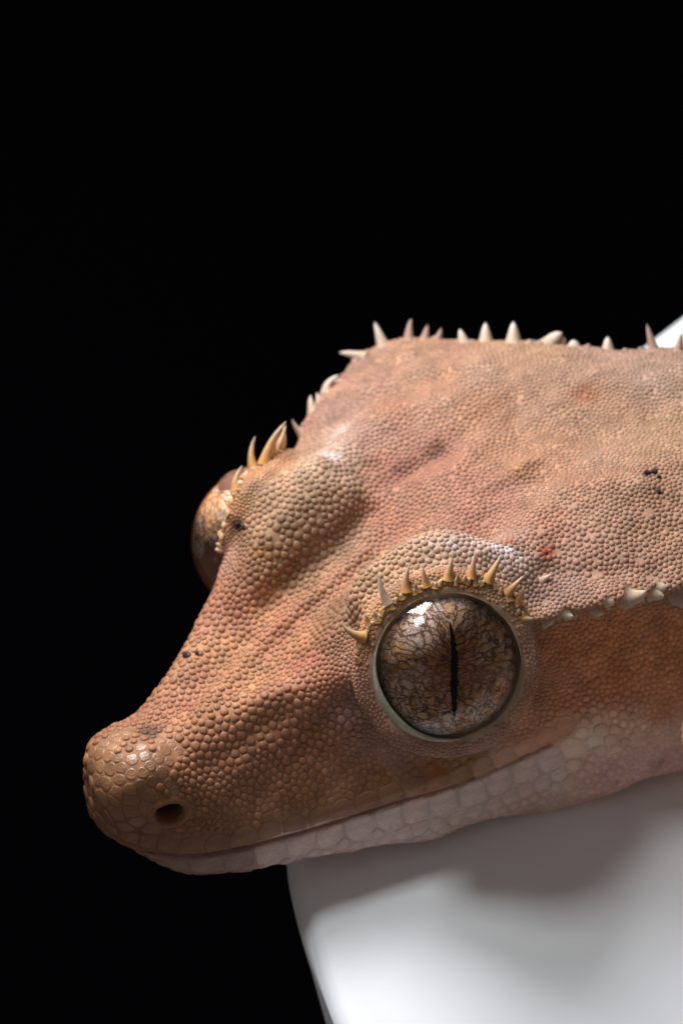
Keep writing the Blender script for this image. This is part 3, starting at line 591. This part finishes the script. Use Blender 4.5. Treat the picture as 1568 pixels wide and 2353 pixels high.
# ---------------------------------------------------------------- eyes
def ortho(n, up=np.array([0, 0, 1.])):
    z = n/np.linalg.norm(n); x = np.cross(up, z); x /= np.linalg.norm(x); y = np.cross(z, x); return np.stack([x, y, z])    # rows
def cap(Rr, a_max, nr, ns, squash=1.0):
    V = [(0, 0, Rr)]; 
    for i in range(1, nr+1):
        a_ = a_max*i/nr
        V += [(Rr*math.sin(a_)*math.cos(t), Rr*math.sin(a_)*math.sin(t), Rr*math.cos(a_)) for t in np.linspace(0, 2*math.pi, ns, endpoint=False)]
    F = [(0, 1+j, 1+(j+1) % ns) for j in range(ns)]
    for k in range(nr-1):
        a_, b_ = 1+k*ns, 1+(k+1)*ns; F += [(a_+j, b_+j, b_+(j+1) % ns, a_+(j+1) % ns) for j in range(ns)]
    return np.array(V), F
for sg in (1, -1):
    C = EYES[sg]; E = ortho(EDIR[sg]); rotw = (E@G.T).T     # local axes in world
    sz = 1.0 if sg > 0 else .945
    def eobj(name, Vl, F, mat, parent, col=None): return mesh_obj(name, np.asarray(Vl)*sz@E+C, F, mat, parent, col, origin=C, rot=rotw)
    V, F = cap(EYE_R-.05, math.radians(150), 80, 96); eye = eobj('eye', V, F, M_iris, gecko)
    # slit pupil, its edges finely notched
    ys = np.linspace(-1.08, 1.12, 90); V = []; F = []; Rp = EYE_R-.042
    for k, y in enumerate(ys):
        f = (y+1.08)/2.20; wd = .088*math.sin(math.pi*min(1, f)**.85)**.75+.006; wd *= 1+(.25*random.uniform(-1, 1) if 2 < k < 87 else 0)
        cx = -.065*y+.02*math.sin(3*y); n_ = random.uniform(-.012, .012)
        for q in (-1, -.5, 0, .5, 1):
            v = np.array([cx+n_+wd*q, y, 0]); v[2] = math.sqrt(max(.01, Rp**2-v[0]**2-v[1]**2)); V.append(v)
    for k in range(89):
        for q in range(4): a_ = k*5+q; F.append((a_, a_+1, a_+6, a_+5))
    eobj('pupil', V, F, M_pupil, eye)
    V, F = cap(EYE_R+.02, math.radians(86), 40, 96); eobj('cornea', V, F, M_cornea, eye)
    if sg < 0: continue
    # inner lid: a soft rim lying on the eyeball
    V = []; F = []; ns, nr = 120, 14
    for i in range(ns):
        t = 2*math.pi*i/ns; lower = max(0, math.cos(t-math.radians(222)))**2; lo2 = max(0, math.cos(t-math.radians(265)))
        aw = APER+.05; tr = .022+.15*lower**2; 
        cc = np.array([math.sin(aw)*math.cos(t), math.sin(aw)*math.sin(t), math.cos(aw)])*(EYE_R+.045)
        er = cc/np.linalg.norm(cc); et = np.array([math.cos(aw)*math.cos(t), math.cos(aw)*math.sin(t), -math.sin(aw)])
        for k in range(nr):
            q = 2*math.pi*k/nr; V.append(cc+er*math.sin(q)*(.02+tr*.35)*(1+.12*math.sin(3*q+t*2))+et*math.cos(q)*tr*1.15)
    for i in range(ns):
        for k in range(nr): F.append((i*nr+k, i*nr+(k+1) % nr, ((i+1) % ns)*nr+(k+1) % nr, ((i+1) % ns)*nr+k))
    V = np.array(V); tt = np.repeat(np.linspace(0, 2*math.pi, ns, endpoint=False), nr); ll = np.clip(np.cos(tt-math.radians(222)), 0, 1)[:, None]**2; uu = np.clip(np.sin(tt), 0, 1)[:, None]; colr = np.array([.38, .29, .24])*(1-ll)*(1-uu)+np.array([.46, .41, .31])*ll*(1-uu)+np.array([.50, .30, .18])*uu*np.exp(rng.normal(0, .04, (len(V), 1)))
    eobj('eyelid', V, F, M_lip, gecko, colr)

# ---------------------------------------------------------------- spines
YEL = ((.55, .26, .075), (.60, .50, .36)); WHT = ((.52, .36, .25), (.72, .64, .58)); PNK = ((.40, .24, .17), (.38, .28, .25)); PAL = ((.46, .32, .22), (.64, .52, .41))
def spine(bx, by, tx, ty, r, cols=YEL, bend=(0, 0), dz=-.12, blunt=.0, back=.0):
    p, n = pick(bx, by); k = DIST/(DIST+p[1])
    p = p-n*r*.35; tip = p+np.array([(tx-bx)/100/k, dz, -(ty-by)/100/k]); mid = (p+tip)/2+np.array([bend[0]/100, 0, -bend[1]/100])
    ns, nr = 12, 9; V, F, C = [], [], []
    for i in range(nr):
        f = i/(nr-1); c = (1-f)**2*p+2*f*(1-f)*mid+f*f*tip; tg = 2*(1-f)*(mid-p)+2*f*(tip-mid); tg /= np.linalg.norm(tg)
        e1 = np.cross(tg, [0, 1, 0]); e1 /= np.linalg.norm(e1)+1e-9; e2 = np.cross(tg, e1)
        w = r*((1-f)**.8*(1-blunt)+blunt*math.sqrt(max(0, 1-f*f)))*(1+.35*(1-f)**6)+.008
        V += [c+w*(math.cos(t)*e1+math.sin(t)*e2)*(1+.05*math.sin(3*t+bx)) for t in np.linspace(0, 2*math.pi, ns, endpoint=False)]
        g = f**1.4; C += [np.array(cols[0])*(1-g)+np.array(cols[1])*g]*ns
    V.append(tip+tg*.02); C.append(np.array(cols[1]))
    for i in range(nr-1): F += [(i*ns+j, i*ns+(j+1) % ns, (i+1)*ns+(j+1) % ns, (i+1)*ns+j) for j in range(ns)]
    F += [((nr-1)*ns+j, (nr-1)*ns+(j+1) % ns, nr*ns) for j in range(ns)]
    return mesh_obj('spine', np.array(V), F, M_spine, gecko, np.array(C), origin=p)
SP = [ # near lash row
 (838,1463,783,1431,.15,YEL,(-8,14)),(892,1387,870,1321,.12,PAL,(-10,0)),(932,1359,940,1296,.13,YEL,(-8,0)),(978,1347,970,1301,.11,YEL),(1028,1331,1038,1278,.14,YEL),(1082,1327,1092,1268,.12,YEL),
 (1121,1335,1153,1272,.14,YEL),(1165,1363,1203,1321,.12,YEL),(1187,1383,1206,1345,.10,YEL),(1203,1421,1224,1420,.10,YEL),(1245,1333,1264,1318,.08,PAL),
 (866,1419,856,1402,.10,YEL),(846,1428,836,1410,.09,YEL),(914,1372,908,1358,.09,YEL),(1050,1332,1052,1318,.08,YEL),(1066,1334,1070,1320,.08,YEL),(822,1516,812,1508,.09,YEL),(878,1402,886,1390,.09,YEL),(955,1352,953,1340,.08,YEL),
 # near crest
 (1297,1405,1314,1415,.13,PAL,(-2,8),-.15,.3),(1255,1430,1273,1424,.12,PAL,(-2,5),-.12,.3),(1368,1400,1388,1411,.16,PAL,(-4,6),-.15,.4),(1440,1376,1483,1360,.20,PAL,(2,10),-.2,.3),(1500,1366,1523,1374,.15,PAL,(0,3),-.15,.4),
 (1556,1370,1580,1400,.22,PAL,(0,0),-.2,.4),(1399,1382,1408,1388,.11,PAL,(0,0),-.1,.6),(1515,1350,1530,1345,.12,PAL,(0,0),-.1,.5),
 # far lash row
 (541,1125,553,1069,.13,YEL,(-14,4),0),(581,1066,584,994,.12,YEL,(-14,0),0),(596,1056,646,957,.15,YEL,(-16,-6),0),(610,1046,634,970,.13,YEL,(-6,-4),0),(624,1042,652,968,.14,YEL,(6,0),0),(640,1036,650,972,.12,YEL,(10,0),0),
 (531,1150,521,1142,.15,YEL,(0,0),0,.6),(562,1098,566,1080,.13,YEL,(0,0),0,.6),(524,1178,516,1172,.13,YEL,(0,0),0,.6),(516,1205,508,1200,.12,YEL,(0,0),0,.6),(510,1232,502,1230,.12,YEL,(0,0),0,.6),(502,1262,494,1260,.10,YEL,(0,0),0,.6),(497,1290,489,1290,.09,YEL,(0,0),0,.6),(552,1112,548,1100,.12,YEL,(0,0),0,.6),
 # far crest, white and out of focus
 (687,994,664,962,.11,PNK,(-4,4),0),(708,935,702,898,.13,WHT,(-6,0),0),(738,898,764,857,.13,WHT,(-18,-4),0,.2),(752,882,788,864,.10,WHT,(-4,-6),0),(722,915,716,895,.09,WHT,(0,0),0),(836,818,779,806,.14,WHT,(0,-4),0,.15),(878,795,858,737,.15,WHT,(0,0),0,.2),
 (938,780,943,729,.14,PNK,(-4,0),0,.15),(974,778,981,744,.12,PNK,(0,0),0,.2),(1004,780,1013,752,.11,PNK,(0,0),0,.2),(1065,786,1055,752,.14,WHT,(0,0),0,.3),(1115,784,1114,735,.18,WHT,(0,0),0,.3),(1178,786,1178,733,.20,WHT,(0,0),0,.3),
 (1258,790,1290,758,.20,WHT,(-4,-4),0,.6),(1285,790,1296,768,.15,PNK,(0,0),0,.6),(1318,792,1318,772,.18,WHT,(0,0),0,.6),(1398,797,1398,762,.16,WHT,(0,0),0,.4),(1500,802,1484,742,.13,PNK,(0,0),0,.3),(1556,806,1564,760,.14,PNK,(0,0),0,.3),
 (1215,790,1216,776,.12,PNK,(0,0),0,.6),(1238,790,1238,778,.1,PNK,(0,0),0,.6),(1350,794,1352,782,.1,PNK,(0,0),0,.6),(815,830,806,824,.12,PNK,(0,0),0,.6)]
for s in SP:
    s = list(s); s[4] *= 1.15 if s[5] is PAL and s[0] > 1240 else .95 if s[5] is WHT else .85; spine(*s)
for q, cnt, dx in ((along(np.array([(826,1500),(830,1470),(866,1425),(910,1380),(955,1356),(1000,1345),(1060,1337),(1130,1345),(1180,1385),(1206,1425)], float), 46)[0], 46, (0, -11)), (along(np.array([(497,1300),(512,1215),(532,1150),(560,1100),(600,1058),(645,1038)], float), 22)[0], 22, (-5, -6))):
    for x, y in q: f = random.uniform(.5, 1.3); spine(x+random.uniform(-5, 5), y+random.uniform(-5, 5), x+dx[0]*f+random.uniform(-3, 3), y+dx[1]*f, random.uniform(.045, .075), YEL, (0, 0), -.06, .7)
CREST = [(1235,1432),(1300,1412),(1368,1402),(1440,1380),(1500,1370),(1565,1372)]; FCREST = [(668,1010),(700,945),(745,890),(800,852),(822,815),(900,786),(1000,777),(1110,781),(1300,788),(1565,803)]
for pl, cnt, cl, dx in ((CREST, 15, PAL, (5, 3)), (FCREST, 24, PNK, (-1, -8))):
    q, _ = along(np.array(pl, float), cnt)
    for k in range(1, cnt-1):
        x, y = q[k]+np.array([random.uniform(-8, 8), random.uniform(-1, 4)]); f = random.uniform(.6, 1.5); spine(x, y, x+dx[0]*f, y+dx[1]*f, random.uniform(.06, .1), cl, (0, 0), -.06, .6)

# ---------------------------------------------------------------- the white dish it lies on
DT = -4.72
EDGE = [(24,7.0),(20.5,6.55),(17,6.0),(13,4.9),(9,3.2),(6.0,1.1),(4.05,-.9),(2.7,-2.95),(1.65,-4.9),(.9,-7.0),(.5,-10),(1.2,-14),(3,-20),(8,-26),(16,-30),(26,-30),(34,-24),(38,-14),(36,-3),(32,5),(27,8.2)]
E_ = catmull_closed(np.array(EDGE)[None], 360)[0]; cE = np.array([18., -10.])
def sag(w): w = -(w+1.5); return 0 if w < 0 else -.018*w*w if w < 8 else -.018*64-.29*(w-8)
def dish():
    nrm = np.roll(E_, -1, 0)-np.roll(E_, 1, 0); nrm = np.c_[nrm[:, 1], -nrm[:, 0]]; nrm /= np.linalg.norm(nrm, axis=1, keepdims=True)
    nrm *= np.sign(((E_-cE)*nrm).sum(1))[:, None]
    prof = [(-.0, -9.0), (.0, -6.0), (0, -3.0), (0, -1.2), (0, -.60), (-.02, -.48), (-.06, -.42), (.02, -.401), (-.03, -.29), (-.10, -.18), (-.22, -.07), (-.40, -.015), (-.65, .0)]
    LED = (.26*smoothstep(-6.0, -1.5, E_[:, 1])*(E_[:, 0] < 15))[:, None]; V = []
    for (o, h) in prof:
        q = E_+nrm*(o+.03*h+LED*(h < -.3)); V += [np.array([x, y, DT+h+sag(y)]) for x, y in q]
    n = len(E_); F = []
    for k in range(len(prof)-1): F += [(k*n+j, k*n+(j+1) % n, (k+1)*n+(j+1) % n, (k+1)*n+j) for j in range(n)]
    rings = np.linspace(1, 0, 40)[1:-1]; last = (len(prof)-1)*n; q0 = E_+nrm*-.65
    for f in rings:
        V += [np.array([*(cE+(p-cE)*f), DT+sag((cE+(p-cE)*f)[1])]) for p in q0]; k0 = len(V)-n; F += [(last+j, last+(j+1) % n, k0+(j+1) % n, k0+j) for j in range(n)]; last = k0
    V.append(np.array([*cE, DT+sag(cE[1])])); F += [(last+j, last+(j+1) % n, len(V)-1) for j in range(n)]
    F.append(list(range(n)))
    o = mesh_obj('dish', head2view(np.array(V)), F, M_dish, None, origin=head2view(np.array([18., -10., DT-9])))
    o['label'] = 'glossy white ceramic dish with rounded edge under the gecko'; o['category'] = 'dish'; return o
dish_o = dish()

# ---------------------------------------------------------------- crumbs of soil
def crumbs(spots, label, surf):
    V, F = [], []; org = None
    for (x, y, r) in spots:
        for k in range(3):
            xx, yy = x+random.uniform(-1, 1)*r*30, y+random.uniform(-1, 1)*r*30
            if surf == 'skin': p, n = pick(xx, yy); p = p+n*r*.35
            else:
                t = np.array([(xx-784)/100, 0, (1176-yy)/100])-CAMV; q = (ORG+U*(DT-1.2)-CAMV)@U/(t@U); p = CAMV+t*q; n = U; p = p+n*r*.3
            org = p if org is None else org; rr = r*random.uniform(.5, .85); bm = bmesh.new(); bmesh.ops.create_icosphere(bm, subdivisions=2, radius=1)
            o_ = len(V); ph = random.uniform(0, 9)
            for v in bm.verts: c = np.array(v.co); V.append(p+c*rr*(1+.28*math.sin(4*c[0]+ph)*math.sin(5*c[1]+2*ph)+.12*math.sin(11*c[2]+ph)))
            F += [tuple(o_+v.index for v in f.verts) for f in bm.faces]; bm.free()
    o = mesh_obj('soil_crumb', np.array(V), F, M_dirt, None, origin=org, smooth=False); o['label'] = label; o['category'] = 'crumb'; o['group'] = 'dark crumbs of soil'; return o
crumbs([(548,1200,.09),(562,1212,.07)], 'dark soil crumb stuck beside the far brow spines', 'skin')
crumbs([(427,1507,.08)], 'dark soil speck on the very outline of the snout slope', 'skin')
crumbs([(453,1503,.06)], 'small dark soil speck just inside the outline of the snout slope', 'skin')
crumbs([(1482,1090,.10),(1500,1083,.09),(1512,1095,.06)], 'largest dark soil crumb on the back of the head near the right edge', 'skin')
crumbs([(1512,1130,.065)], 'small dark speck just below the largest soil crumb', 'skin')
crumbs([(1293,2115,.025)], 'tiny black speck on the white dish', 'dish')

# ---------------------------------------------------------------- black cloth far behind
V = []; F = []; nu = 40
for i in range(nu+1):
    t = i/nu
    for j in range(21):
        x = -90+9*j; V.append((x+2*math.sin(i*.5), 60+6*math.sin(j*.9+i*.2)+t*10, -70+150*t))
for i in range(nu):
    for j in range(20): a_ = i*21+j; F.append((a_, a_+1, a_+22, a_+21))
bd = mesh_obj('background', np.array(V, float), F, M_back); bd['kind'] = 'structure'
